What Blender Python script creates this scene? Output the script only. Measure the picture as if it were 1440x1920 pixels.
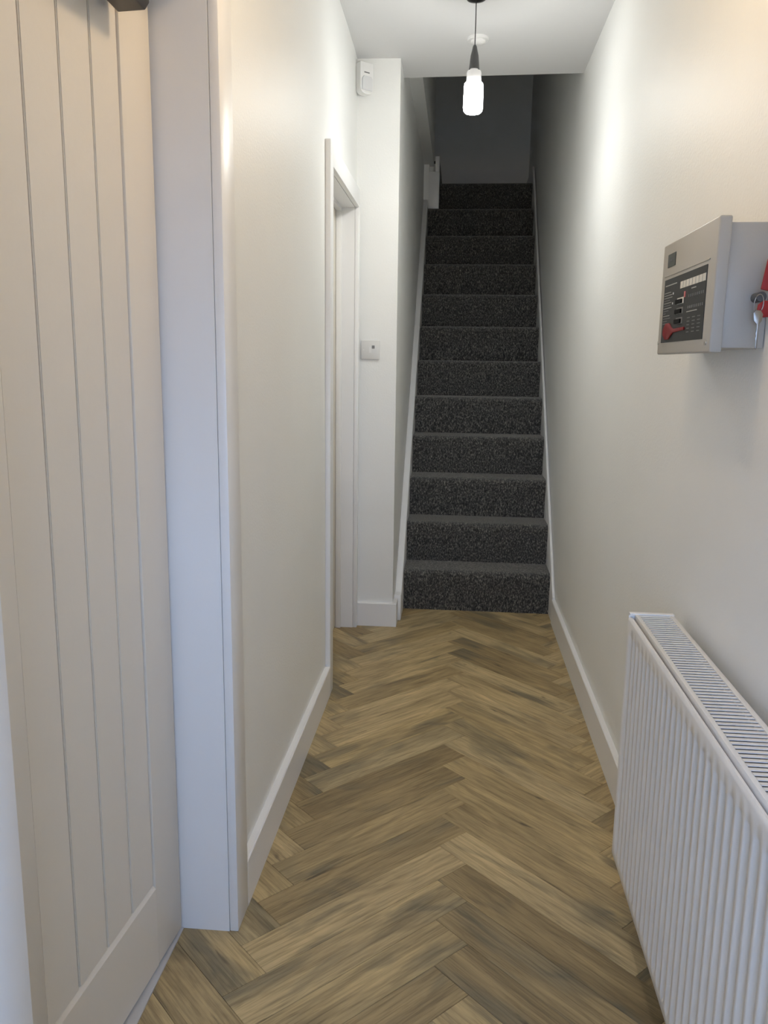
import bpy, bmesh, math, random
from mathutils import Vector, Matrix

for o in list(bpy.data.objects):
    bpy.data.objects.remove(o, do_unlink=True)
scene = bpy.context.scene
col = scene.collection
random.seed(7)

# ------------------------------------------------------------------ camera
F_PX, PITCH, YAW, ROLL, CAM_H = 1514.17, 0.1834, 0.0887, -0.0131, 1.29
_fw = Vector((-math.sin(YAW), math.cos(YAW), 0)); _rt = Vector((math.cos(YAW), math.sin(YAW), 0)); _up = Vector((0, 0, 1))
_f2 = math.cos(PITCH) * _fw - math.sin(PITCH) * _up
_u2 = math.sin(PITCH) * _fw + math.cos(PITCH) * _up
_r3 = math.cos(ROLL) * _rt - math.sin(ROLL) * _u2
_u3 = math.sin(ROLL) * _rt + math.cos(ROLL) * _u2
cam_data = bpy.data.cameras.new('camera')
cam = bpy.data.objects.new('camera', cam_data)
col.objects.link(cam)
cam_data.sensor_fit = 'VERTICAL'
cam_data.sensor_height = 36.0
cam_data.sensor_width = 36.0
cam_data.lens = F_PX * 36.0 / 1920.0
cam_data.clip_start = 0.02
cam.matrix_world = Matrix(((_r3.x, _u3.x, -_f2.x, 0), (_r3.y, _u3.y, -_f2.y, 0), (_r3.z, _u3.z, -_f2.z, CAM_H), (0, 0, 0, 1)))
scene.camera = cam

# ------------------------------------------------------------------ world, daylight, exposure
SKY = 15.0            # daylight seen through the glazed front door behind the camera
BULB = 64.0          # white pendant over the middle of the hall
BULB_END = 310.0     # the lit end of that bulb, which throws most of its light down
WARM = 96.0          # warm pendant nearer the front door
world = bpy.data.worlds.new('sky'); scene.world = world
world.use_nodes = True
bg = world.node_tree.nodes['Background']
bg.inputs[0].default_value = (0.45, 0.62, 1.0, 1)
bg.inputs[1].default_value = SKY
portal = bpy.data.lights.new('window_daylight_portal', 'AREA')
portal.shape = 'RECTANGLE'; portal.size = 0.64; portal.size_y = 0.85
portal.cycles.is_portal = True
po = bpy.data.objects.new('window_daylight_portal', portal)
po.location = (0.02, -0.70, 1.225); po.rotation_euler = (math.radians(90), 0, 0)   # faces +Y, into the hall
col.objects.link(po)
scene.view_settings.view_transform = 'Standard'
scene.view_settings.look = 'None'
scene.view_settings.exposure = 0.14
scene.view_settings.gamma = 1.0
scene.view_settings.use_curve_mapping = False
scene.cycles.max_bounces = 12
scene.cycles.diffuse_bounces = 7
scene.cycles.sample_clamp_indirect = 6.0

# ------------------------------------------------------------------ material helpers
def new_mat(name):
    m = bpy.data.materials.new(name); m.use_nodes = True
    nt = m.node_tree
    return m, nt, nt.nodes, nt.links, nt.nodes['Principled BSDF']

def simple(name, rgb, rough=0.5, metal=0.0, spec=0.5, emit=None, estr=0.0):
    m, nt, N, L, p = new_mat(name)
    p.inputs['Base Color'].default_value = (*rgb, 1)
    p.inputs['Roughness'].default_value = rough
    p.inputs['Metallic'].default_value = metal
    p.inputs['Specular IOR Level'].default_value = spec
    if emit:
        p.inputs['Emission Color'].default_value = (*emit, 1)
        p.inputs['Emission Strength'].default_value = estr
    return m

def painted(name, rgb, rough, spec, bump_scale, bump_strength, blotch=0.03, dist=0.002):
    """paint: faint blotches in the colour and a fine roller / brush relief"""
    m, nt, N, L, p = new_mat(name)
    tc = N.new('ShaderNodeTexCoord')
    n1 = N.new('ShaderNodeTexNoise'); n1.inputs['Scale'].default_value = 2.2; n1.inputs['Detail'].default_value = 4
    L.new(tc.outputs['Object'], n1.inputs['Vector'])
    r = N.new('ShaderNodeValToRGB')
    r.color_ramp.elements[0].position = 0.3; r.color_ramp.elements[1].position = 0.7
    r.color_ramp.elements[0].color = (*[c * (1 - blotch) for c in rgb], 1)
    r.color_ramp.elements[1].color = (*rgb, 1)
    L.new(n1.outputs['Fac'], r.inputs['Fac']); L.new(r.outputs['Color'], p.inputs['Base Color'])
    n2 = N.new('ShaderNodeTexNoise'); n2.inputs['Scale'].default_value = bump_scale; n2.inputs['Detail'].default_value = 3
    L.new(tc.outputs['Object'], n2.inputs['Vector'])
    b = N.new('ShaderNodeBump'); b.inputs['Strength'].default_value = bump_strength; b.inputs['Distance'].default_value = dist
    L.new(n2.outputs['Fac'], b.inputs['Height']); L.new(b.outputs['Normal'], p.inputs['Normal'])
    p.inputs['Roughness'].default_value = rough
    p.inputs['Specular IOR Level'].default_value = spec
    return m

M_WALL = painted('wall_paint', (0.867, 0.873, 0.855), 0.50, 0.40, 150, 0.35, 0.03)
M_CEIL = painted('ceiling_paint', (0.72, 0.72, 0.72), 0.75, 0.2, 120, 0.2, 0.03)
M_WOOD = painted('gloss_wood_paint', (0.86, 0.86, 0.86), 0.36, 0.5, 60, 0.12, 0.02)
M_DOOR = painted('door_paint', (0.79, 0.745, 0.665), 0.42, 0.45, 60, 0.12, 0.02)
M_THRESH = painted('worn_threshold_paint', (0.70, 0.70, 0.70), 0.4, 0.5, 40, 0.3, 0.5)
M_RAD = simple('radiator_enamel', (0.85, 0.84, 0.825), 0.28, 0, 0.5)
M_RADIN = simple('radiator_inside', (0.25, 0.25, 0.26), 0.5)
M_BLACK = simple('black_plastic', (0.012, 0.012, 0.013), 0.35)
M_TOGGLE = simple('matt_black_toggle', (0.004, 0.004, 0.004), 0.7, 0, 0.1)
M_CLOSER = simple('bronze_black_metal', (0.013, 0.011, 0.008), 0.4)
M_GREYH = simple('charcoal_silicone', (0.085, 0.09, 0.095), 0.55)
M_WPLAS = simple('white_plastic', (0.78, 0.78, 0.77), 0.32)
M_LENS = simple('milky_lens', (0.70, 0.71, 0.72), 0.2)
M_PANEL = painted('panel_cream_enamel', (0.46, 0.445, 0.41), 0.38, 0.5, 300, 0.08, 0.02)
M_MEMB = simple('membrane_grey', (0.030, 0.032, 0.033), 0.55, 0, 0.3)
M_BADGE = simple('badge_green_black', (0.03, 0.035, 0.028), 0.35)
M_PRINT = simple('pale_print', (0.42, 0.42, 0.41), 0.5)
M_PRINTD = simple('faint_print', (0.17, 0.17, 0.17), 0.5)
M_TILE = simple('zone_label_paper', (0.72, 0.70, 0.64), 0.5)
M_RED = simple('red_plastic', (0.22, 0.003, 0.006), 0.35, 0, 0.2)
M_REDD = simple('red_fob_plastic', (0.36, 0.03, 0.03), 0.45, 0, 0.25)
M_CHROME = simple('chrome', (0.34, 0.32, 0.29), 0.35, 1.0)
M_SCREW = simple('screw_steel', (0.55, 0.54, 0.52), 0.3, 1.0)
M_SUB = simple('subfloor', (0.06, 0.045, 0.03), 0.9)
M_HOLE = simple('dark_hole', (0.01, 0.01, 0.01), 0.9)
M_BULB = simple('lit_bulb', (0.9, 0.9, 0.9), 0.3, 0, 0.5, (0.985, 1.0, 0.975), BULB)
M_BULBEND = simple('lit_bulb_end', (0.9, 0.9, 0.9), 0.3, 0, 0.5, (0.985, 1.0, 0.975), BULB_END)
M_BULBW = simple('lit_bulb_warm', (0.9, 0.9, 0.9), 0.3, 0, 0.5, (1.0, 0.73, 0.44), WARM)
M_BULBTOP = simple('bulb_frosted_neck', (0.55, 0.55, 0.55), 0.3, 0, 0.5, (1.0, 0.99, 0.97), 0.3)

def glass_mat():
    m, nt, N, L, p = new_mat('thin_window_glass')
    N.remove(p)
    out = [n for n in N if n.type == 'OUTPUT_MATERIAL'][0]
    t = N.new('ShaderNodeBsdfTransparent'); t.inputs[0].default_value = (0.95, 0.97, 0.97, 1)
    g = N.new('ShaderNodeBsdfGlossy'); g.inputs['Roughness'].default_value = 0.03
    mx = N.new('ShaderNodeMixShader'); mx.inputs[0].default_value = 0.07
    L.new(t.outputs[0], mx.inputs[1]); L.new(g.outputs[0], mx.inputs[2]); L.new(mx.outputs[0], out.inputs[0])
    return m
M_GLASS = glass_mat()

def wood_mat():
    """brown-grey oak vinyl plank; local X runs along the plank, every plank its own tone and figure"""
    m, nt, N, L, p = new_mat('oak_plank')
    tc = N.new('ShaderNodeTexCoord'); oi = N.new('ShaderNodeObjectInfo')
    mul = N.new('ShaderNodeMath'); mul.operation = 'MULTIPLY'; mul.inputs[1].default_value = 37.0
    L.new(oi.outputs['Random'], mul.inputs[0])
    cmb = N.new('ShaderNodeCombineXYZ')
    for k in range(3): L.new(mul.outputs[0], cmb.inputs[k])
    add = N.new('ShaderNodeVectorMath'); add.operation = 'ADD'
    L.new(tc.outputs['Object'], add.inputs[0]); L.new(cmb.outputs[0], add.inputs[1])
    def mapped(sx, sy):
        mp = N.new('ShaderNodeMapping'); mp.inputs['Scale'].default_value = (sx, sy, 1)
        L.new(add.outputs[0], mp.inputs['Vector']); return mp.outputs[0]
    def noise(vec, scale, detail, rough=0.6, dis=0.0):
        n = N.new('ShaderNodeTexNoise'); n.inputs['Scale'].default_value = scale; n.inputs['Detail'].default_value = detail
        n.inputs['Roughness'].default_value = rough; n.inputs['Distortion'].default_value = dis
        L.new(vec, n.inputs['Vector']); return n.outputs['Fac']
    def ramp(fac, stops):
        r = N.new('ShaderNodeValToRGB'); e = r.color_ramp.elements
        while len(e) < len(stops): e.new(0.5)
        for el, (pos, c) in zip(e, stops): el.position = pos; el.color = (*c, 1) if len(c) == 3 else c
        L.new(fac, r.inputs['Fac']); return r.outputs['Color']
    def mix(kind, fac, a, b):
        x = N.new('ShaderNodeMixRGB'); x.blend_type = kind
        if isinstance(fac, float): x.inputs[0].default_value = fac
        else: L.new(fac, x.inputs[0])
        L.new(a, x.inputs[1])
        if isinstance(b, tuple): x.inputs[2].default_value = (*b, 1)
        else: L.new(b, x.inputs[2])
        return x.outputs[0]
    # tone of the plank
    wn = N.new('ShaderNodeTexWhiteNoise'); wn.noise_dimensions = '1D'; L.new(mul.outputs[0], wn.inputs['W'])
    base = ramp(wn.outputs['Value'], [(0.0, (0.335, 0.250, 0.128)), (0.25, (0.420, 0.318, 0.166)), (0.5, (0.485, 0.372, 0.193)),
                                      (0.75, (0.550, 0.428, 0.235)), (1.0, (0.425, 0.343, 0.198))])
    # broad soft figure along the plank
    fig = noise(mapped(1.6, 9.0), 1.5, 4, 0.6, 0.6)
    c = mix('MULTIPLY', 0.85, base, ramp(fig, [(0.28, (0.50, 0.48, 0.46)), (0.48, (0.90, 0.89, 0.88)), (0.70, (1.22, 1.20, 1.15))]))
    # greenish-grey smoked patches
    smoke = noise(mapped(2.0, 6.0), 1.3, 3, 0.5, 0.8)
    sm = ramp(smoke, [(0.54, (0, 0, 0)), (0.70, (0.8, 0.8, 0.8))])
    c = mix('MIX', sm, c, (0.165, 0.146, 0.100))
    # fine grain streaks
    gr = noise(mapped(5.0, 120.0), 1.6, 5, 0.65, 0.3)
    c = mix('MULTIPLY', 0.9, c, ramp(gr, [(0.3, (0.60, 0.58, 0.55)), (0.52, (1, 1, 1)), (0.72, (1.2, 1.19, 1.16))]))
    # cathedral lines
    wv = N.new('ShaderNodeTexWave'); wv.wave_type = 'BANDS'; wv.bands_direction = 'Y'; wv.inputs['Scale'].default_value = 13
    wv.inputs['Distortion'].default_value = 9.0; wv.inputs['Detail'].default_value = 2; wv.inputs['Detail Scale'].default_value = 1.0
    L.new(mapped(0.55, 1.0), wv.inputs['Vector'])
    c = mix('MULTIPLY', 0.30, c, ramp(wv.outputs['Fac'], [(0.0, (0.7, 0.68, 0.66)), (0.35, (1, 1, 1)), (1.0, (1.05, 1.05, 1.04))]))
    # dark streaks and small knots
    kn = noise(mapped(4.5, 26.0), 1.4, 3, 0.5, 0.4)
    km = ramp(kn, [(0.66, (0, 0, 0)), (0.77, (0.8, 0.8, 0.8))])
    c = mix('MIX', km, c, (0.070, 0.052, 0.034))
    L.new(c, p.inputs['Base Color'])
    p.inputs['Roughness'].default_value = 0.5
    p.inputs['Specular IOR Level'].default_value = 0.35
    b = N.new('ShaderNodeBump'); b.inputs['Strength'].default_value = 0.22; b.inputs['Distance'].default_value = 0.0008
    L.new(gr, b.inputs['Height']); L.new(b.outputs['Normal'], p.inputs['Normal'])
    return m
M_OAK = wood_mat()

def carpet_mat():
    m, nt, N, L, p = new_mat('charcoal_carpet')
    tc = N.new('ShaderNodeTexCoord')
    n = N.new('ShaderNodeTexNoise'); n.inputs['Scale'].default_value = 170; n.inputs['Detail'].default_value = 5; n.inputs['Roughness'].default_value = 0.75
    mp = N.new('ShaderNodeMapping'); mp.inputs['Scale'].default_value = (1.0, 0.5, 0.5)
    L.new(tc.outputs['Object'], mp.inputs['Vector']); L.new(mp.outputs[0], n.inputs['Vector'])
    r = N.new('ShaderNodeValToRGB'); e = r.color_ramp.elements
    e.new(0.5); e.new(0.5)
    for el, (pos, c) in zip(e, [(0.36, (0.012, 0.012, 0.013)), (0.47, (0.044, 0.043, 0.042)), (0.55, (0.12, 0.117, 0.108)), (0.66, (0.38, 0.36, 0.31))]):
        el.position = pos; el.color = (*c, 1)
    L.new(n.outputs['Fac'], r.inputs['Fac']); L.new(r.outputs['Color'], p.inputs['Base Color'])
    p.inputs['Roughness'].default_value = 1.0
    p.inputs['Specular IOR Level'].default_value = 0.05
    p.inputs['Sheen Weight'].default_value = 0.4
    b = N.new('ShaderNodeBump'); b.inputs['Strength'].default_value = 1.0; b.inputs['Distance'].default_value = 0.006
    L.new(n.outputs['Fac'], b.inputs['Height']); L.new(b.outputs['Normal'], p.inputs['Normal'])
    return m
M_CARPET = carpet_mat()

# ------------------------------------------------------------------ mesh helpers
def add_box(bm, x0, x1, y0, y1, z0, z1):
    vs = [bm.verts.new(v) for v in ((x0, y0, z0), (x1, y0, z0), (x1, y1, z0), (x0, y1, z0), (x0, y0, z1), (x1, y0, z1), (x1, y1, z1), (x0, y1, z1))]
    for f in ((0, 3, 2, 1), (4, 5, 6, 7), (0, 1, 5, 4), (1, 2, 6, 5), (2, 3, 7, 6), (3, 0, 4, 7)):
        bm.faces.new([vs[i] for i in f])
    return vs

def add_prism(bm, pts, axis, a, b):
    """polygon pts in the plane normal to axis, extruded from a to b"""
    def P(u, v, w):
        return {'X': (w, u, v), 'Y': (u, w, v), 'Z': (u, v, w)}[axis]
    lo = [bm.verts.new(P(u, v, a)) for u, v in pts]; hi = [bm.verts.new(P(u, v, b)) for u, v in pts]
    n = len(pts)
    bm.faces.new(lo[::-1]); bm.faces.new(hi)
    for i in range(n):
        bm.faces.new((lo[i], lo[(i + 1) % n], hi[(i + 1) % n], hi[i]))

def add_lathe(bm, prof, seg=32, cx=0, cy=0):
    rings = []
    for r, z in prof:
        if r < 1e-6: rings.append([bm.verts.new((cx, cy, z))])
        else: rings.append([bm.verts.new((cx + r * math.cos(2 * math.pi * i / seg), cy + r * math.sin(2 * math.pi * i / seg), z)) for i in range(seg)])
    for a, b in zip(rings, rings[1:]):
        for i in range(seg):
            j = (i + 1) % seg
            if len(a) == 1 and len(b) == 1: continue
            if len(a) == 1: bm.faces.new((a[0], b[i], b[j]))
            elif len(b) == 1: bm.faces.new((a[i], b[0], a[j]))
            else: bm.faces.new((a[i], b[i], b[j], a[j]))

def add_tube(bm, pts, r, seg=12, closed=False):
    pts = [Vector(p) for p in pts]; n = len(pts); rings = []
    for i, p in enumerate(pts):
        if closed: d = pts[(i + 1) % n] - pts[i - 1]
        else: d = pts[min(i + 1, n - 1)] - pts[max(i - 1, 0)]
        d.normalize()
        ref = Vector((0, 0, 1)) if abs(d.z) < 0.9 else Vector((1, 0, 0))
        u = d.cross(ref).normalized(); v = d.cross(u)
        rings.append([bm.verts.new(p + r * (math.cos(2 * math.pi * k / seg) * u + math.sin(2 * math.pi * k / seg) * v)) for k in range(seg)])
    m = n if closed else n - 1
    for i in range(m):
        a, b = rings[i], rings[(i + 1) % n]
        for k in range(seg):
            bm.faces.new((a[k], a[(k + 1) % seg], b[(k + 1) % seg], b[k]))
    if not closed:
        bm.faces.new(rings[0]); bm.faces.new(rings[-1][::-1])

def build(name, bm, mat, parent=None, bevel=0.0, seg=2, smooth=False, kind=None, label=None, cat=None, group=None, origin=None, angle=35):
    if bevel > 0:
        bmesh.ops.remove_doubles(bm, verts=bm.verts, dist=1e-6)
        ed = [e for e in bm.edges if len(e.link_faces) == 2 and e.calc_face_angle(0) > math.radians(angle)]
        bmesh.ops.bevel(bm, geom=ed, offset=bevel, offset_type='OFFSET', segments=seg, profile=0.5, affect='EDGES', clamp_overlap=True)
    bmesh.ops.recalc_face_normals(bm, faces=bm.faces)
    me = bpy.data.meshes.new(name)
    if origin is not None:
        bmesh.ops.translate(bm, verts=bm.verts, vec=-Vector(origin))
    bm.to_mesh(me); bm.free()
    if smooth or bevel > 0:
        for p in me.polygons: p.use_smooth = True
        try: me.set_sharp_from_angle(angle=math.radians(40))
        except Exception: pass
    me.materials.append(mat)
    o = bpy.data.objects.new(name, me); col.objects.link(o)
    if parent is not None:
        o.parent = parent
        o.matrix_parent_inverse = Matrix.Identity(4)
        loc = Vector(origin) if origin is not None else Vector((0, 0, 0))
        o.location = loc - Vector(WORLD_LOC.get(parent.name, (0, 0, 0))) if parent.name in WORLD_LOC else loc
    elif origin is not None:
        o.location = origin
    WORLD_LOC[o.name] = Vector(origin) if origin is not None else Vector((0, 0, 0))
    tag(o, label, cat, group, kind)
    return o

WORLD_LOC = {}
def tag(o, label=None, cat=None, group=None, kind=None):
    if label: o['label'] = label
    if cat: o['category'] = cat
    if group: o['group'] = group
    if kind: o['kind'] = kind

def empty(name, loc, label=None, cat=None, group=None, kind=None):
    o = bpy.data.objects.new(name, None); col.objects.link(o)
    o.empty_display_size = 0.05
    o.location = loc
    WORLD_LOC[o.name] = Vector(loc)
    tag(o, label, cat, group, kind)
    return o

def box(name, dims, mat, parent=None, bevel=0.0, **k):
    bm = bmesh.new(); add_box(bm, *dims)
    return build(name, bm, mat, parent, bevel, **k)

# ------------------------------------------------------------------ dimensions (metres; +Y down the hall, camera above the origin)
XL, XR = -0.486, 0.519                  # hall wall faces
SKL, SKR = -0.466, 0.501                # skirting and architrave faces
SK_H = 0.118
D0, GO, RI = 4.137, 0.206, 0.2177       # first riser, going, rise
XSW = -0.293                            # wall on the left of the stairs
YBOX, YLIP = 3.842, 4.043
def zc(x): return 2.606 - 0.025 * x      # the old ceiling is a little out of level

# ------------------------------------------------------------------ structure: walls, ceilings
def boxes(name, lst, mat, **k):
    bm = bmesh.new()
    for d in lst: add_box(bm, *d)
    return build(name, bm, mat, kind='structure', **k)

boxes('wall_left', [(-0.60, XL, -0.75, 0.755, 0, 2.75), (-0.60, XL, 1.627, 3.014, 0, 2.75), (-0.60, XL, 3.808, YBOX, 0, 2.75),
                    (-0.60, XL, 0.755, 1.627, 2.005, 2.75), (-0.60, XL, 3.014, 3.808, 1.988, 2.75)], M_WALL)
bm = bmesh.new(); add_prism(bm, [(XR, 0), (XR + 0.017, 5.05), (XR + 0.14, 5.05), (XR + 0.14, 0)], 'Y', -0.75, 7.30)   # leans out a touch
build('wall_right', bm, M_WALL, kind='structure')
boxes('wall_stair_left', [(-0.60, XSW, YBOX, 6.29, 0, 2.70), (XSW, -0.2555, 6.205, 6.29, 2.40, 2.70), (-0.2555, -0.2125, 6.274, 6.29, 2.40, 2.72)], M_WALL)
boxes('wall_landing_left', [(-0.60, -0.223, YLIP, 6.29, 2.70, 5.05)], M_WALL)
boxes('wall_landing_front', [(-0.60, XR + 0.02, YLIP - 0.10, YLIP, 2.66, 5.05)], M_WALL)
boxes('wall_stair_back', [(-1.30, XR + 0.02, 7.15, 7.27, 0, 5.05)], M_WALL)
boxes('wall_landing_side', [(-1.42, -1.30, 6.10, 7.27, 0, 5.05), (-1.30, -0.60, 6.10, 6.29, 0, 5.05)], M_WALL)
boxes('ceiling_landing', [(-1.42, XR + 0.14, 3.90, 7.27, 5.05, 5.15)], M_CEIL)
boxes('wall_room_side', [(-1.42, -1.30, -0.85, 3.95, 0, 2.75), (-1.30, -0.60, 3.86, 3.95, 0, 2.75), (-1.30, -0.60, 2.2, 2.3, 0, 2.75), (-1.42, -0.60, -0.85, -0.75, 0, 2.75)], M_WALL)
bm = bmesh.new()      # the ceiling dips slightly where it ends in a lip over the stairs
rows = []
for y, lip in ((-0.85, 0), (3.25, 0), (3.45, 0.05), (3.65, 0.2), (3.84, 0.5), (YLIP, 1)):
    rows.append([bm.verts.new((x, y, lip * (2.591 + 0.008 * x) + (1 - lip) * (zc(x) + 0.006) + up)) for x, up in ((-1.42, 0), (0.64, 0), (0.64, 0.12), (-1.42, 0.12))])
for p, q in zip(rows, rows[1:]):
    for i in range(4):
        bm.faces.new((p[i], p[(i + 1) % 4], q[(i + 1) % 4], q[i]))
bm.faces.new(rows[0]); bm.faces.new(rows[-1][::-1])
build('ceiling', bm, M_CEIL, kind='structure', smooth=True)
# front wall behind the camera, with a glazed front door in it
boxes('wall_front', [(-0.60, -0.42, -0.85, -0.75, 0, 2.75), (0.46, 0.64, -0.85, -0.75, 0, 2.75), (-0.42, 0.46, -0.85, -0.75, 2.06, 2.75)], M_WALL)
boxes('ground', [(-12, 12, -25, -0.86, -0.25, -0.15)], simple('street_paving', (0.16, 0.16, 0.155), 0.9))
fd = empty('door_3', (0.02, -0.80, 0), kind='structure', label='white glazed front door behind the camera')
boxes_fd = bmesh.new()
for d in ((-0.42, -0.30, -0.83, -0.78, 0.0, 2.06), (0.34, 0.46, -0.83, -0.78, 0.0, 2.06), (-0.30, 0.34, -0.83, -0.78, 0.0, 0.80), (-0.30, 0.34, -0.83, -0.78, 1.65, 2.06)):
    add_box(boxes_fd, *d)
build('door_leaf', boxes_fd, M_DOOR, fd)
box('pane', (-0.30, 0.34, -0.809, -0.803, 0.80, 1.65), M_GLASS, fd)

# ------------------------------------------------------------------ floor: sub-floor and herringbone planks
floor = boxes('floor', [(-1.42, 0.64, -0.85, 7.27, -0.10, -0.004)], M_SUB)
PW, PLN = 0.1054, 0.611
S2 = math.sqrt(2.0)
X0, Y0 = -0.016, 2.149
def clip(poly, n, c):
    out = []
    for i in range(len(poly)):
        a, b = poly[i], poly[(i + 1) % len(poly)]
        da, db = a[0] * n[0] + a[1] * n[1] - c, b[0] * n[0] + b[1] * n[1] - c
        if da <= 0: out.append(a)
        if (da < 0 < db) or (db < 0 < da):
            t = da / (da - db); out.append((a[0] + t * (b[0] - a[0]), a[1] + t * (b[1] - a[1])))
    return out
def to_floor(a, b, k, j):
    """herringbone lattice: ridge steps k along the hall, columns j across it"""
    return (X0 + (a + b) / S2 + j * PLN * S2, Y0 + k * PW * S2 - (a - b) / S2)
def poly_area(p): return abs(sum(p[i][0] * p[(i + 1) % len(p)][1] - p[(i + 1) % len(p)][0] * p[i][1] for i in range(len(p)))) / 2
G = 0.00035
n_planks = 0
for j in (-1, 0, 1):
    for k in range(-20, 20):
        for kind_ in ('H', 'V'):
            if kind_ == 'H': rect = [(0, 0), (PLN, 0), (PLN, PW), (0, PW)]; ang = -math.pi / 4
            else: rect = [(0, -PLN), (PW, -PLN), (PW, 0), (0, 0)]; ang = math.pi / 4
            cx = sum(r[0] for r in rect) / 4; cy = sum(r[1] for r in rect) / 4
            rect = [(r[0] + (G if r[0] < cx else -G), r[1] + (G if r[1] < cy else -G)) for r in rect]
            poly = [to_floor(a, b, k, j) for a, b in rect]
            for n, c in (((-1, 0), 0.598), ((1, 0), 0.517), ((0, -1), 0.0), ((0, 1), 4.16)):
                if poly: poly = clip(poly, n, c)
            if len(poly) < 3 or poly_area(poly) < 4e-4: continue
            ctr = Vector((*to_floor(cx, cy, k, j), 0))
            R = Matrix.Rotation(-ang, 4, 'Z')
            loc = [R @ (Vector((x, y, 0)) - ctr) for x, y in poly]
            bm = bmesh.new()
            top = [bm.verts.new((v.x, v.y, 0)) for v in loc]; bot = [bm.verts.new((v.x, v.y, -0.004)) for v in loc]
            tf = bm.faces.new(top)
            for i in range(len(top)):
                bm.faces.new((top[i], bot[i], bot[(i + 1) % len(top)], top[(i + 1) % len(top)]))
            bmesh.ops.bevel(bm, geom=list(tf.edges), offset=0.0007, segments=1, affect='EDGES')
            bmesh.ops.recalc_face_normals(bm, faces=bm.faces)
            me = bpy.data.meshes.new('plank'); bm.to_mesh(me); bm.free(); me.materials.append(M_OAK)
            o = bpy.data.objects.new('plank', me); col.objects.link(o)
            o.parent = floor; o.location = ctr; o.rotation_euler = (0, 0, ang)
            n_planks += 1

# ------------------------------------------------------------------ skirting boards
def skirt_poly(w, h, b=0.003):
    return [(0, 0), (w, 0), (w, h - b), (w - b, h), (0, h)]
def skirt_x(name, xw, xs, y0, y1, h=SK_H):
    bm = bmesh.new(); s = 1 if xs > xw else -1
    add_prism(bm, [(xw + s * u, v) for u, v in skirt_poly(abs(xs - xw), h)], 'Y', y0, y1)
    return build(name, bm, M_WOOD, kind='structure')
skirt_x('baseboard_left', XL, SKL, 1.703, 2.961)
skirt_x('baseboard_left_near', XL, SKL, -0.75, 0.682)
skirt_x('baseboard_right', XR, SKR, -0.75, 3.99, 0.122)
bm = bmesh.new()
add_prism(bm, [(YBOX - u, v) for u, v in skirt_poly(0.018, SK_H)], 'X', XL, XSW + 0.020)
add_box(bm, XSW, XSW + 0.020, YBOX - 0.0005, 3.925, 0, SK_H)
build('baseboard_stair', bm, M_WOOD, kind='structure')

# ------------------------------------------------------------------ doorways on the left
def jamb_set(parent, y_near, y_far, head, near_w, far_w, x_back, top_w=0.075):
    """door lining and flat architraves of an opening in the left wall"""
    t = 0.016
    box('lining', (x_back, XL - 0.0005, y_near - t, y_near, 0, head + t), M_WOOD, parent)
    box('lining', (x_back, XL - 0.0005, y_far, y_far + t, 0, head + t), M_WOOD, parent)
    box('lining', (x_back, XL - 0.0005, y_near, y_far, head, head + t), M_WOOD, parent)
    bv = 0.0025
    box('architrave', (XL, SKL, y_near - near_w, y_near - 0.0006, 0, head + top_w), M_WOOD, parent, bv)
    box('architrave', (XL, SKL, y_far + 0.0006, y_far + far_w, 0, head + top_w), M_WOOD, parent, bv)
    box('architrave', (XL, SKL, y_near - 0.002, y_far + 0.002, head + 0.002, head + top_w), M_WOOD, parent, bv)

d1 = empty('door_1', (-0.59, 1.606, 0), kind='structure', label='cream boarded door on the left, standing slightly ajar')
jamb_set(d1, 0.770, 1.611, 1.99, 0.088, 0.092, -0.62)
box('threshold', (-0.640, -0.594, 0.772, 1.610, -0.003, 0.004), M_THRESH, d1, 0.0015)

# boarded leaf: hinged at the far jamb, swung 4 degrees into the room
leaf = bpy.data.objects.new('door_leaf', None); col.objects.link(leaf)
leaf.parent = d1; leaf.location = (-0.004, -0.0045, 0); leaf.rotation_euler = (0, 0, math.radians(-4.4))
# leaf space: +X faces the hall, -Y runs from the hinge to the free edge
WORLD_LOC[leaf.name] = Vector((0, 0, 0))
LW, LH = 0.826, 1.978
def lbox(name, y0, y1, z0, z1, x0=-0.044, x1=0.0, bevel=0.003, mat=M_DOOR):
    bm = bmesh.new(); add_box(bm, x0, x1, -y1, -y0, z0, z1)
    return build(name, bm, mat, leaf, bevel)
lbox('stile', 0.003, 0.1225, 0.012, LH)
lbox('stile', LW - 0.12, LW, 0.012, LH)
lbox('muntin', 0.5155, 0.6155, 0.2005, LH - 0.0605)
bm = bmesh.new()           # bottom rail with a sloping, proud top edge that catches the light
add_prism(bm, [(-0.044, 0.012), (0, 0.012), (0, 0.193), (-0.009, 0.2035), (-0.044, 0.2035)], 'Y', -(LW - 0.1205), -0.123)
build('rail', bm, M_DOOR, leaf)
lbox('rail', 0.123, LW - 0.1205, LH - 0.06, LH)
edges = [0.123, 0.219, 0.316, 0.4155, 0.515]
for a, b in list(zip(edges, edges[1:])) + [(0.616, LW - 0.1205)]:
    bm = bmesh.new(); add_box(bm, -0.036, -0.004, -b + 0.0022, -a - 0.0022, 0.2040, LH - 0.0605)
    ed = [e for e in bm.edges if abs(e.verts[0].co.z - e.verts[1].co.z) > 1 and e.verts[0].co.x > -0.01]
    bmesh.ops.bevel(bm, geom=ed, offset=0.0018, segments=2, affect='EDGES')
    build('board', bm, M_DOOR, leaf)
bm = bmesh.new(); add_box(bm, -0.030, -0.013, -0.70, -0.124, 0.2045, LH - 0.061); build('backing', bm, M_DOOR, leaf)
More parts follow.
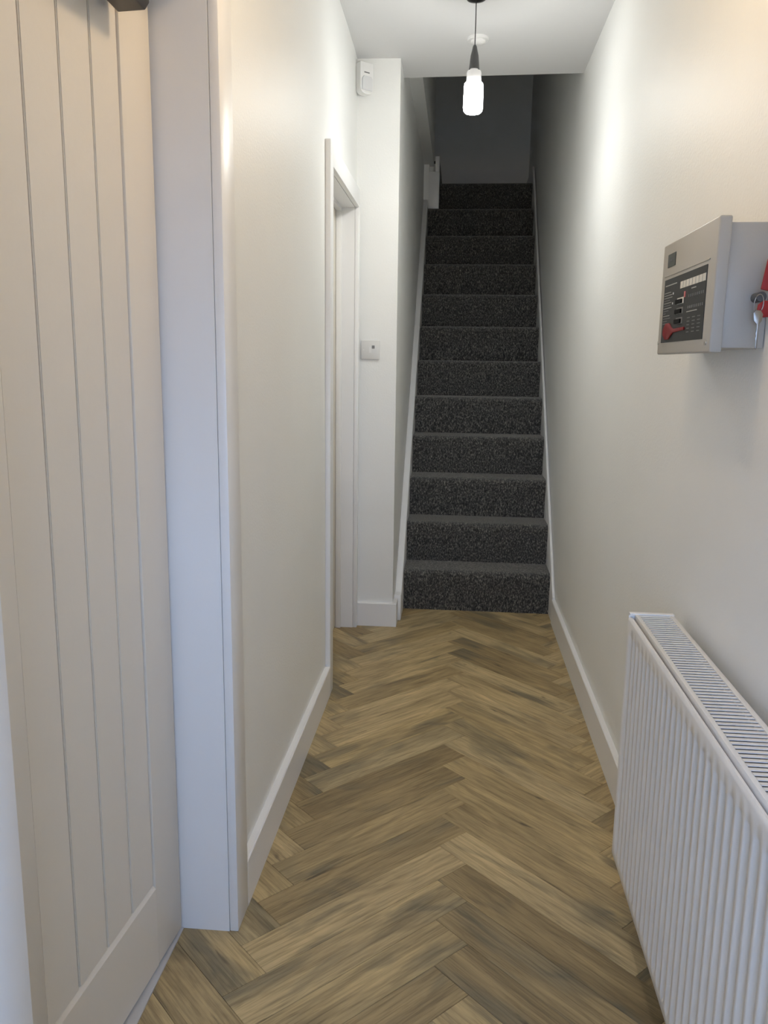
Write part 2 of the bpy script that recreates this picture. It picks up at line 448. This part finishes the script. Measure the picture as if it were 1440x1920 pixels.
for (yy, zz, rr) in ((0.4905, 0.963, 0.0045), (0.497, 0.42, 0.0022)):
    bm = bmesh.new()
    c = [bm.verts.new((-0.0055, -yy + rr * 0.6 * math.cos(t * math.pi / 6), zz + rr * math.sin(t * math.pi / 6))) for t in range(12)]
    bm.faces.new(c); build('screw_hole', bm, M_HOLE, leaf)
for zz in (0.25, 1.0, 1.72):
    bm = bmesh.new(); add_lathe(bm, [(0, zz), (0.0045, zz), (0.0045, zz + 0.1), (0, zz + 0.1)], 12, -0.049, -0.001)
    build('hinge', bm, M_SCREW, leaf, smooth=True)

d2 = empty('door_2', (-0.55, 3.40, 0), kind='structure', label='white doorway further along the left wall')
jamb_set(d2, 3.030, 3.790, 1.972, 0.068, 0.034, -0.615, 0.080)
box('door_stop', (-0.570, -0.545, 3.776, 3.790, 0.0, 1.972), M_WOOD, d2, 0.001)
box('door_stop', (-0.570, -0.545, 3.030, 3.044, 0.0, 1.972), M_WOOD, d2, 0.001)
box('door_stop', (-0.570, -0.545, 3.044, 3.776, 1.958, 1.972), M_WOOD, d2, 0.001)
box('door_leaf', (-0.612, -0.571, 3.033, 3.787, 0.006, 1.969), M_DOOR, d2, 0.002)

# ------------------------------------------------------------------ staircase
st = empty('staircase', (0.12, D0, 0), 'straight flight of stairs in speckled charcoal carpet between white strings', 'staircase')
XSL, XSR = -0.258, 0.504
def step_profile(k):
    """carpet over one step: riser, rounded nosing, tread (Y,Z points, front to back)"""
    y0 = D0 + (k - 1) * GO; zb = (k - 1) * RI; zt = k * RI
    r = 0.036
    pts = [(y0, zb)]
    yc, zcn = y0 - 0.018 + r, zt - r
    pts += [(y0 - 0.001, zb + 0.04), (y0 - 0.006, zt - 0.105), (y0 - 0.013, zt - 0.065)]
    for i in range(0, 9):
        a = math.pi - i * (math.pi / 2) / 8
        pts.append((yc + r * math.cos(a), zcn + r * math.sin(a)))
    yb = y0 + GO + 0.002
    pts += [(yb, zt), (yb, zb)]
    return pts
for k in range(1, 13):
    pts = step_profile(k)
    if k == 12:
        pts[-2] = (7.131, 12 * RI); pts[-1] = (7.131, 11 * RI)
    bm = bmesh.new()
    xl = XSL if k < 12 else -0.18
    add_prism(bm, [(y, z) for y, z in pts], 'X', xl, XSR)
    build('step', bm, M_CARPET, st, smooth=True)
def string(x0, x1, ys, top_off):
    f = lambda y: RI + (RI / GO) * (y - D0) + top_off
    zs = 0.132
    y_t = D0 + (zs - RI - top_off) * GO / RI
    ye = 6.19
    b = 0.005
    pts = [(ys, 0), (ys, zs), (max(y_t, ys + 0.004), max(zs, f(ys + 0.004))), (ye, f(ye)), (ye, f(ye) - 0.62), (D0 + 0.30, 0)]
    bm = bmesh.new(); add_prism(bm, pts, 'X', x0, x1)
    return build('string', bm, M_WOOD, st, 0.004)
string(XSW + 0.0005, XSL, 3.930, 0.070)
string(XSR, XR - 0.0005, 3.991, 0.062)
# raking skirting that carries on past the top step on the right, and the skirting on the back wall
bm = bmesh.new(); add_prism(bm, [(6.191, 2.30), (6.191, 2.450), (6.465, 2.740), (7.15, 2.740), (7.15, 2.40)], 'X', XSR, XR)
build('baseboard_landing_right', bm, M_WOOD, kind='structure')
boxes('baseboard_landing_back', [(-0.20, XSR, 7.132, 7.15, 2.40, 2.868)], M_WOOD)
bm = bmesh.new()     # carpeted winders that turn left behind the newel
add_prism(bm, [(-0.182, 6.30), (-0.182, 7.131), (-0.201, 7.15), (-0.75, 7.15), (-0.30, 6.30)], 'Z', 2.39, 2.745)
add_prism(bm, [(-0.30, 6.30), (-0.52, 7.15), (-1.30, 7.15), (-1.30, 6.30)], 'Z', 2.39, 14 * RI)
build('floor_landing', bm, M_CARPET, kind='structure')

nw = empty('newel_post', (-0.217, 6.23, 2.394), 'stubby white square newel post at the top of the stairs', 'newel post')
box('post', (-0.255, -0.180, 6.200, 6.270, 2.3955, 2.650), M_WOOD, nw, 0.003)
box('upper_post', (-0.212, -0.181, 6.200, 6.262, 2.650, 2.755), M_WOOD, nw, 0.003)

# ------------------------------------------------------------------ pendant lamps
def pendant(name, x, y, drop, bulb_mat, end_mat, label, top_mat):
    zt = zc(x) + 0.001
    e = empty(name, (x, y, zt), label, 'pendant lamp')
    def lathe(nm, prof, mat, seg=32):
        bm = bmesh.new(); add_lathe(bm, prof, seg, 0, 0)
        bmesh.ops.recalc_face_normals(bm, faces=bm.faces)
        me = bpy.data.meshes.new(nm); bm.to_mesh(me); bm.free()
        for p in me.polygons: p.use_smooth = True
        me.set_sharp_from_angle(angle=math.radians(45)); me.materials.append(mat)
        o = bpy.data.objects.new(nm, me); col.objects.link(o); o.parent = e; return o
    lathe('ceiling_rose', [(0, 0.001), (0.0385, 0.001), (0.0385, -0.012), (0.034, -0.019), (0.014, -0.024), (0, -0.025)], M_BLACK)
    zh = -drop                                   # top of the lamp holder
    bm = bmesh.new(); add_tube(bm, [(0, 0, -0.02), (0.0006, 0, -0.02 + (zh + 0.02) * 0.5), (0, 0, zh - 0.004)], 0.0019, 10)
    me = bpy.data.meshes.new('cord'); bm.to_mesh(me); bm.free(); me.materials.append(M_BLACK)
    o = bpy.data.objects.new('cord', me); col.objects.link(o); o.parent = e
    lathe('lamp_holder', [(0, zh), (0.0045, zh), (0.0075, zh - 0.006), (0.0105, zh - 0.020), (0.0145, zh - 0.036), (0.0160, zh - 0.050), (0.0185, zh - 0.076),
                          (0.0195, zh - 0.083), (0.0165, zh - 0.083), (0.0155, zh - 0.080), (0, zh - 0.078)], M_GREYH)
    z1 = zh - 0.080
    lathe('bulb_neck', [(0.0135, z1 + 0.002), (0.0150, z1 - 0.004), (0.0245, z1 - 0.009), (0.0268, z1 - 0.014), (0.0272, z1 - 0.040), (0.0268, z1 - 0.044)], top_mat)
    # lit glass jar: eight flat-ish sides
    bm = bmesh.new()
    prof = [(0.0268, z1 - 0.044), (0.0335, z1 - 0.050), (0.0350, z1 - 0.060), (0.0362, z1 - 0.132), (0.0345, z1 - 0.145), (0.029, z1 - 0.151), (0, z1 - 0.153)]
    add_lathe(bm, prof, 10)
    bmesh.ops.recalc_face_normals(bm, faces=bm.faces)
    for f in bm.faces:
        if f.calc_center_median().z < z1 - 0.147: f.material_index = 1
    me = bpy.data.meshes.new('bulb'); bm.to_mesh(me); bm.free(); me.materials.append(bulb_mat); me.materials.append(end_mat)
    o = bpy.data.objects.new('bulb', me); col.objects.link(o); o.parent = e
    return e
pendant('pendant_lamp', 0.024, 3.233, 0.171, M_BULB, M_BULBEND, 'lit white bulb in a grey holder hanging on a black cord', M_BULBTOP)
pendant('pendant_lamp', 0.03, 1.44, 0.168, M_BULBW, M_BULBW, 'warm pendant bulb nearest the front door, above the picture', M_BULBTOP)

# smoke detector
sd = empty('smoke_detector', (0.040, 3.650, zc(0.04) + 0.002), 'flat round white smoke detector on the ceiling behind the bulb', 'smoke detector')
def child_lathe(nm, prof, mat, par, seg=36):
    bm = bmesh.new(); add_lathe(bm, prof, seg, 0, 0); bmesh.ops.recalc_face_normals(bm, faces=bm.faces)
    me = bpy.data.meshes.new(nm); bm.to_mesh(me); bm.free()
    for p in me.polygons: p.use_smooth = True
    me.set_sharp_from_angle(angle=math.radians(40)); me.materials.append(mat)
    o = bpy.data.objects.new(nm, me); col.objects.link(o); o.parent = par; return o
child_lathe('base', [(0, 0.003), (0.045, 0.003), (0.045, -0.006), (0.042, -0.009), (0, -0.009)], M_WPLAS, sd)
child_lathe('cap', [(0.030, -0.009), (0.030, -0.014), (0.025, -0.019), (0.012, -0.022), (0, -0.0225)], M_WPLAS, sd)

# ------------------------------------------------------------------ corner motion sensor and light switch on the end wall
ps = empty('motion_sensor', (-0.452, 3.808, 2.446), 'white motion sensor high in the corner above the doorway', 'motion sensor')
ps.rotation_euler = (math.radians(0), 0, math.radians(42))       # local -Y looks out of the corner
def plocal(nm, bm, mat, par, bevel=0, seg=2):
    if bevel:
        ed = [e for e in bm.edges if len(e.link_faces) == 2 and e.calc_face_angle(0) > 0.6]
        bmesh.ops.bevel(bm, geom=ed, offset=bevel, segments=seg, profile=0.5, affect='EDGES', clamp_overlap=True)
    bmesh.ops.recalc_face_normals(bm, faces=bm.faces)
    me = bpy.data.meshes.new(nm); bm.to_mesh(me); bm.free()
    for p in me.polygons: p.use_smooth = True
    me.set_sharp_from_angle(angle=math.radians(40)); me.materials.append(mat)
    o = bpy.data.objects.new(nm, me); col.objects.link(o); o.parent = par; return o
bm = bmesh.new()
prof = [(-0.034, 0.026), (-0.031, 0.012), (-0.022, 0.003), (-0.010, 0), (0.010, 0), (0.022, 0.003), (0.031, 0.012), (0.034, 0.026), (0.034, 0.126), (-0.034, 0.126)]
add_prism(bm, prof, 'Y', -0.022, 0.012); plocal('body', bm, M_WPLAS, ps, 0.004, 3)
bm = bmesh.new(); add_prism(bm, [(-0.026, 0.014), (0.026, 0.014), (0.026, 0.060), (0.018, 0.070), (-0.018, 0.070), (-0.026, 0.060)], 'Y', -0.030, -0.021); plocal('lens', bm, M_LENS, ps, 0.005, 3)
bm = bmesh.new(); add_box(bm, -0.014, 0.014, -0.0232, -0.021, 0.084, 0.0885); plocal('indicator_slot', bm, M_PRINTD, ps)
bm = bmesh.new(); add_box(bm, -0.024, 0.024, 0.010, 0.024, 0.02, 0.11); plocal('bracket', bm, M_WPLAS, ps)

sw = empty('light_switch', (-0.4155, YBOX, 1.302), 'square white light switch on the narrow wall beside the stairs', 'light switch')
box('plate', (-0.4595, -0.3715, YBOX - 0.009, YBOX, 1.302, 1.390), simple('switch_plate_plastic', (0.70, 0.70, 0.685), 0.35), sw, 0.003)
bm = bmesh.new()
add_prism(bm, [(YBOX - 0.009, 1.332), (YBOX - 0.0105, 1.332), (YBOX - 0.0135, 1.360), (YBOX - 0.009, 1.360)], 'X', -0.4215, -0.4095)
build('rocker', bm, M_WPLAS, sw)
box('indicator', (-0.4080, -0.3950, YBOX - 0.0096, YBOX - 0.0088, 1.352, 1.366), M_PRINTD, sw)
for xx in (-0.447, -0.384):
    bm = bmesh.new()
    add_prism(bm, [(xx + 0.003 * math.cos(t * math.pi / 6), 1.346 + 0.003 * math.sin(t * math.pi / 6)) for t in range(12)], 'Y', YBOX - 0.0098, YBOX - 0.008)
    build('screw', bm, M_WPLAS, sw)

# ------------------------------------------------------------------ radiator
RY0, RY1, RZ0, RZ1 = 0.590, 1.790, 0.148, 0.742
RXF, RXB = 0.397, 0.494
rad = empty('radiator', (0.45, 1.19, RZ0), 'long white ribbed panel radiator under the alarm panel', 'radiator')
# fluted front panel
bm = bmesh.new()
PIT = 0.0335; n = int((RY1 - RY0 - 0.04) / PIT)
ystart = RY1 - 0.020 - n * PIT
zA, zB = RZ0 + 0.032, RZ1 - 0.052      # flutes run between these
dep = 0.0065
# columns across the panel: list of (y, depth at flute)
colsY = [(RY0, 0.0)]
for i in range(n):
    y = ystart + i * PIT
    colsY += [(y, 0.0), (y + PIT * 0.18, dep), (y + PIT * 0.48, dep), (y + PIT * 0.66, 0.0)]
colsY += [(RY1, 0.0)]
rows = [(RZ0, 0.0), (zA - 0.012, 0.0), (zA, 1.0), (zB, 1.0), (zB + 0.010, 0.0), (RZ1 - 0.016, 0.0)]
grid = [[bm.verts.new((RXF + d * w, y, z)) for (z, w) in rows] for (y, d) in colsY]
for a, b in zip(grid, grid[1:]):
    for i in range(len(rows) - 1):
        bm.faces.new((a[i], b[i], b[i + 1], a[i + 1]))
# rounded top and bottom returns
def strip(prev, pts):
    cur = prev
    for (x, z) in pts:
        nxt = [bm.verts.new((x, y, z)) for (y, d) in colsY]
        for i in range(len(colsY) - 1):
            bm.faces.new((cur[i], cur[i + 1], nxt[i + 1], nxt[i]))
        cur = nxt
strip([g[-1] for g in grid], [(RXF + 0.001, RZ1 - 0.012), (RXF + 0.004, RZ1 - 0.0085), (RXF + 0.008, RZ1 - 0.0085), (RXF + 0.0085, RZ1 - 0.030)])
strip([g[0] for g in grid], [(RXF + 0.002, RZ0 - 0.003), (RXF + 0.006, RZ0 - 0.004), (RXF + 0.012, RZ0)])
fp = build('front_panel', bm, M_RAD, rad, smooth=True)
box('back_panel', (RXB - 0.012, RXB, RY0, RY1, RZ0, RZ1 - 0.012), M_RAD, rad)
box('core', (RXF + 0.018, RXB - 0.014, RY0 + 0.02, RY1 - 0.02, RZ0 + 0.02, RZ1 - 0.045), M_RADIN, rad)
for y0, y1 in ((RY0 - 0.004, RY0), (RY1, RY1 + 0.004)):
    bm = bmesh.new(); add_box(bm, RXF + 0.001, RXB, y0, y1, RZ0 + 0.004, RZ1)
    sp = build('side_panel', bm, M_RAD, rad, 0.001)
# top cap along the far end
box('end_cap', (RXF + 0.001, RXB + 0.001, RY1 - 0.010, RY1 + 0.004, RZ1 - 0.004, RZ1 + 0.002), M_RAD, rad, 0.001)
gr = bmesh.new()
add_box(gr, RXF + 0.012, RXF + 0.021, RY0, RY1 - 0.010, RZ1 - 0.020, RZ1)
add_box(gr, RXB - 0.010, RXB, RY0, RY1 - 0.010, RZ1 - 0.020, RZ1)
grille = build('grille_frame', gr, M_RAD, rad, 0.0012)
# louvre slats of the top grille
bm = bmesh.new()
sp_, x0, x1 = 0.0133, RXF + 0.0215, RXB - 0.0105
add_prism(bm, [(-0.0045, 0.0), (-0.0045, -0.0012), (0.0045, -0.0020), (0.0045, -0.0008)], 'X', x0, x1)
bmesh.ops.recalc_face_normals(bm, faces=bm.faces)
slat_me = bpy.data.meshes.new('slat'); bm.to_mesh(slat_me); bm.free(); slat_me.materials.append(M_RAD)
for i in range(int((RY1 - 0.014 - RY0) / sp_)):
    o = bpy.data.objects.new('slat', slat_me); col.objects.link(o); o.parent = grille
    o.location = Vector((0, RY1 - 0.018 - i * sp_, RZ1 - 0.0005)) - WORLD_LOC[grille.name]
for yy in (0.80, 1.60):
    box('bracket', (RXB, XR, yy, yy + 0.03, 0.25, 0.62), M_RAD, rad)

# ------------------------------------------------------------------ fire alarm panel
fa = empty('fire_alarm_panel', (0.475, 1.655, 1.314), 'grey-cream fire alarm panel with dark control plate on the right wall', 'alarm panel')
box('back_box', (0.4515, XR + 0.0035, 1.478, 1.838, 1.322, 1.531), M_PANEL, fa, 0.002)
bm = bmesh.new(); add_box(bm, 0.430, 0.4515, 1.470, 1.846, 1.314, 1.541)
lid = build('lid', bm, M_PANEL, fa, 0.0035, 3)
box('ridge', (0.4285, 0.4303, 1.505, 1.822, 1.4735, 1.4752), M_PANEL, lid)
pl = box('control_plate', (0.4288, 0.4304, 1.5155, 1.8135, 1.338, 1.4665), M_MEMB, fa)
bd = box('badge', (0.4288, 0.4304, 1.742, 1.801, 1.491, 1.517), M_BADGE, fa)
def mark(nm, y0, y1, z0, z1, mat, par, proud=0.0006):
    return box(nm, (0.4288 - proud, 0.4290, y0, y1, z0, z1), mat, par)
for i in range(3):
    ya = 1.789 - i * 0.0125
    mark('lettering', ya - 0.0075, ya - 0.0055, 1.5015, 1.5095, M_PRINTD, bd)
    mark('lettering', ya - 0.0035, ya - 0.002, 1.5015, 1.5095, M_PRINTD, bd)
for i in range(8):
    ya = 1.6855 - i * 0.0212
    mark('zone_label', ya - 0.0180, ya, 1.4395, 1.4525, M_TILE, pl)
mark('lettering', 1.714, 1.802, 1.4525, 1.4545, M_PRINT, pl)
zz = 1.4395
for i, (ln, mt) in enumerate([(0.050, M_PRINT), (0.060, M_PRINT), (0.064, M_PRINT), (0.046, M_PRINTD), (0.058, M_PRINT), (0.052, M_PRINTD), (0.062, M_PRINT), (0.040, M_PRINTD), (0.020, M_PRINTD), (0.050, M_PRINT), (0.058, M_PRINTD), (0.034, M_PRINTD), (0.044, M_PRINTD)]):
    mark('lettering', 1.806 - ln, 1.806, zz - 0.0012, zz, mt, pl); zz -= 0.0052
for zb in (1.4365, 1.4170):
    mark('indicator_light', 1.7335, 1.7385, zb - 0.004, zb, M_TILE, pl, 0.001)
mark('indicator_light', 1.644, 1.652, 1.4205, 1.4315, simple('red_indicator', (0.55, 0.12, 0.12), 0.3), pl, 0.0012)
for zs in (1.4115, 1.3925, 1.3735):
    mark('switch_frame', 1.655, 1.702, zs - 0.0015, zs + 0.0105, M_TILE if zs > 1.40 else M_PRINTD, pl, 0.0006)
    s = mark('toggle_switch', 1.663, 1.706, zs - 0.0005, zs + 0.0075, M_TOGGLE, pl, 0.0035)
for i in range(9):
    ya = 1.621 - i * 0.0115
    mark('lettering', ya - 0.004, ya, 1.4185, 1.4235, M_PRINTD, pl)
    mark('lettering', ya - 0.004, ya, 1.3975, 1.4025, M_PRINTD, pl)
mark('lettering', 1.575, 1.605, 1.4325, 1.4345, M_PRINT, pl)
mark('lettering', 1.560, 1.628, 1.3910, 1.3925, M_PRINT, pl)
for r in range(5):
    for c in range(3):
        ya = 1.620 - c * 0.034
        mark('lettering', ya - 0.018, ya, 1.3795 - r * 0.0066, 1.3810 - r * 0.0066, M_PRINTD, pl)
# red key turned in the enable switch
bm = bmesh.new()
pts = [(1.792, 1.366), (1.774, 1.3765), (1.746, 1.3765), (1.727, 1.3680), (1.714, 1.3640), (1.632, 1.3645), (1.632, 1.3580), (1.714, 1.3560), (1.727, 1.3515), (1.746, 1.3435), (1.774, 1.3435), (1.792, 1.3535)]
add_prism(bm, pts, 'X', 0.4255, 0.4290)
build('red_key', bm, M_RED, pl, 0.0018)
for (yy, zz_) in ((1.8385, 1.3385), (1.495, 1.3315)):
    bm = bmesh.new(); add_prism(bm, [(yy + 0.0055 * math.cos(t * math.pi / 8), zz_ + 0.0045 * math.sin(t * math.pi / 8)) for t in range(16)], 'X', 0.4288, 0.4302)
    build('screw', bm, M_SCREW, fa, 0.0004)

# ------------------------------------------------------------------ keys hanging on the side of the panel
kb = empty('key_bunch', (0.497, 1.458, 1.40), 'bunch of keys with red tags hanging at the side of the alarm panel', 'keys')
bm = bmesh.new()     # lock barrel that the first key sits in
add_prism(bm, [(0.502 + 0.0085 * math.cos(t * math.pi / 10), 1.406 + 0.0085 * math.sin(t * math.pi / 10)) for t in range(20)], 'Y', 1.448, 1.4778)
build('lock_barrel', bm, M_GREYH, kb, 0.001)
bm = bmesh.new(); add_prism(bm, [(0.499, 1.418), (0.517, 1.414), (0.518, 1.463), (0.506, 1.468)], 'Y', 1.4455, 1.4495); build('red_tag', bm, M_REDD, kb, 0.001)
bm = bmesh.new(); add_prism(bm, [(0.497, 1.393), (0.506, 1.400), (0.518, 1.399), (0.518, 1.373), (0.503, 1.372), (0.496, 1.380)], 'Y', 1.4455, 1.4500); build('red_tag', bm, M_REDD, kb, 0.001)
bm = bmesh.new()
add_tube(bm, [(0.4965 + 0.0075 * math.cos(t * math.pi / 14), 1.4425 - 0.002 * math.sin(t * math.pi / 14), 1.394 + 0.0155 * math.sin(t * math.pi / 14)) for t in range(28)], 0.0009, 8, True)
build('key_ring', bm, M_CHROME, kb, smooth=True)
bm = bmesh.new()
add_prism(bm, [(0.4885, 1.379), (0.492, 1.384), (0.500, 1.383), (0.504, 1.377), (0.503, 1.366), (0.4995, 1.361), (0.4992, 1.322), (0.4978, 1.319), (0.4955, 1.322), (0.4957, 1.334), (0.4945, 1.337), (0.4958, 1.341), (0.4945, 1.346), (0.4957, 1.351), (0.4950, 1.361), (0.4900, 1.366)], 'Y', 1.4395, 1.4417)
build('key', bm, M_CHROME, kb, 0.0004)

# ------------------------------------------------------------------ door closer on the boarded door
dc = empty('door_closer', (-0.565, 1.33, 1.868), 'black overhead closer near the top of the boarded door', 'door closer')
bm = bmesh.new()
add_prism(bm, [(-0.602, 1.880), (-0.592, 1.867), (-0.545, 1.869), (-0.537, 1.880), (-0.537, 1.930), (-0.602, 1.932)], 'Y', 1.19, 1.452)
build('body', bm, M_CLOSER, dc, 0.002)
bm = bmesh.new(); add_lathe(bm, [(0, 1.930), (0.015, 1.930), (0.015, 1.945), (0, 1.945)], 20, -0.565, 1.39); build('spindle', bm, M_BLACK, dc)
bm = bmesh.new(); add_prism(bm, [(-0.575, 1.38), (-0.555, 1.40), (-0.440, 1.165), (-0.455, 1.150)], 'Z', 1.945, 1.953); build('arm', bm, M_BLACK, dc, 0.001)
bm = bmesh.new(); add_prism(bm, [(-0.455, 1.150), (-0.438, 1.155), (-0.500, 1.40), (-0.520, 1.392)], 'Z', 1.954, 1.962); build('arm', bm, M_BLACK, dc, 0.001)
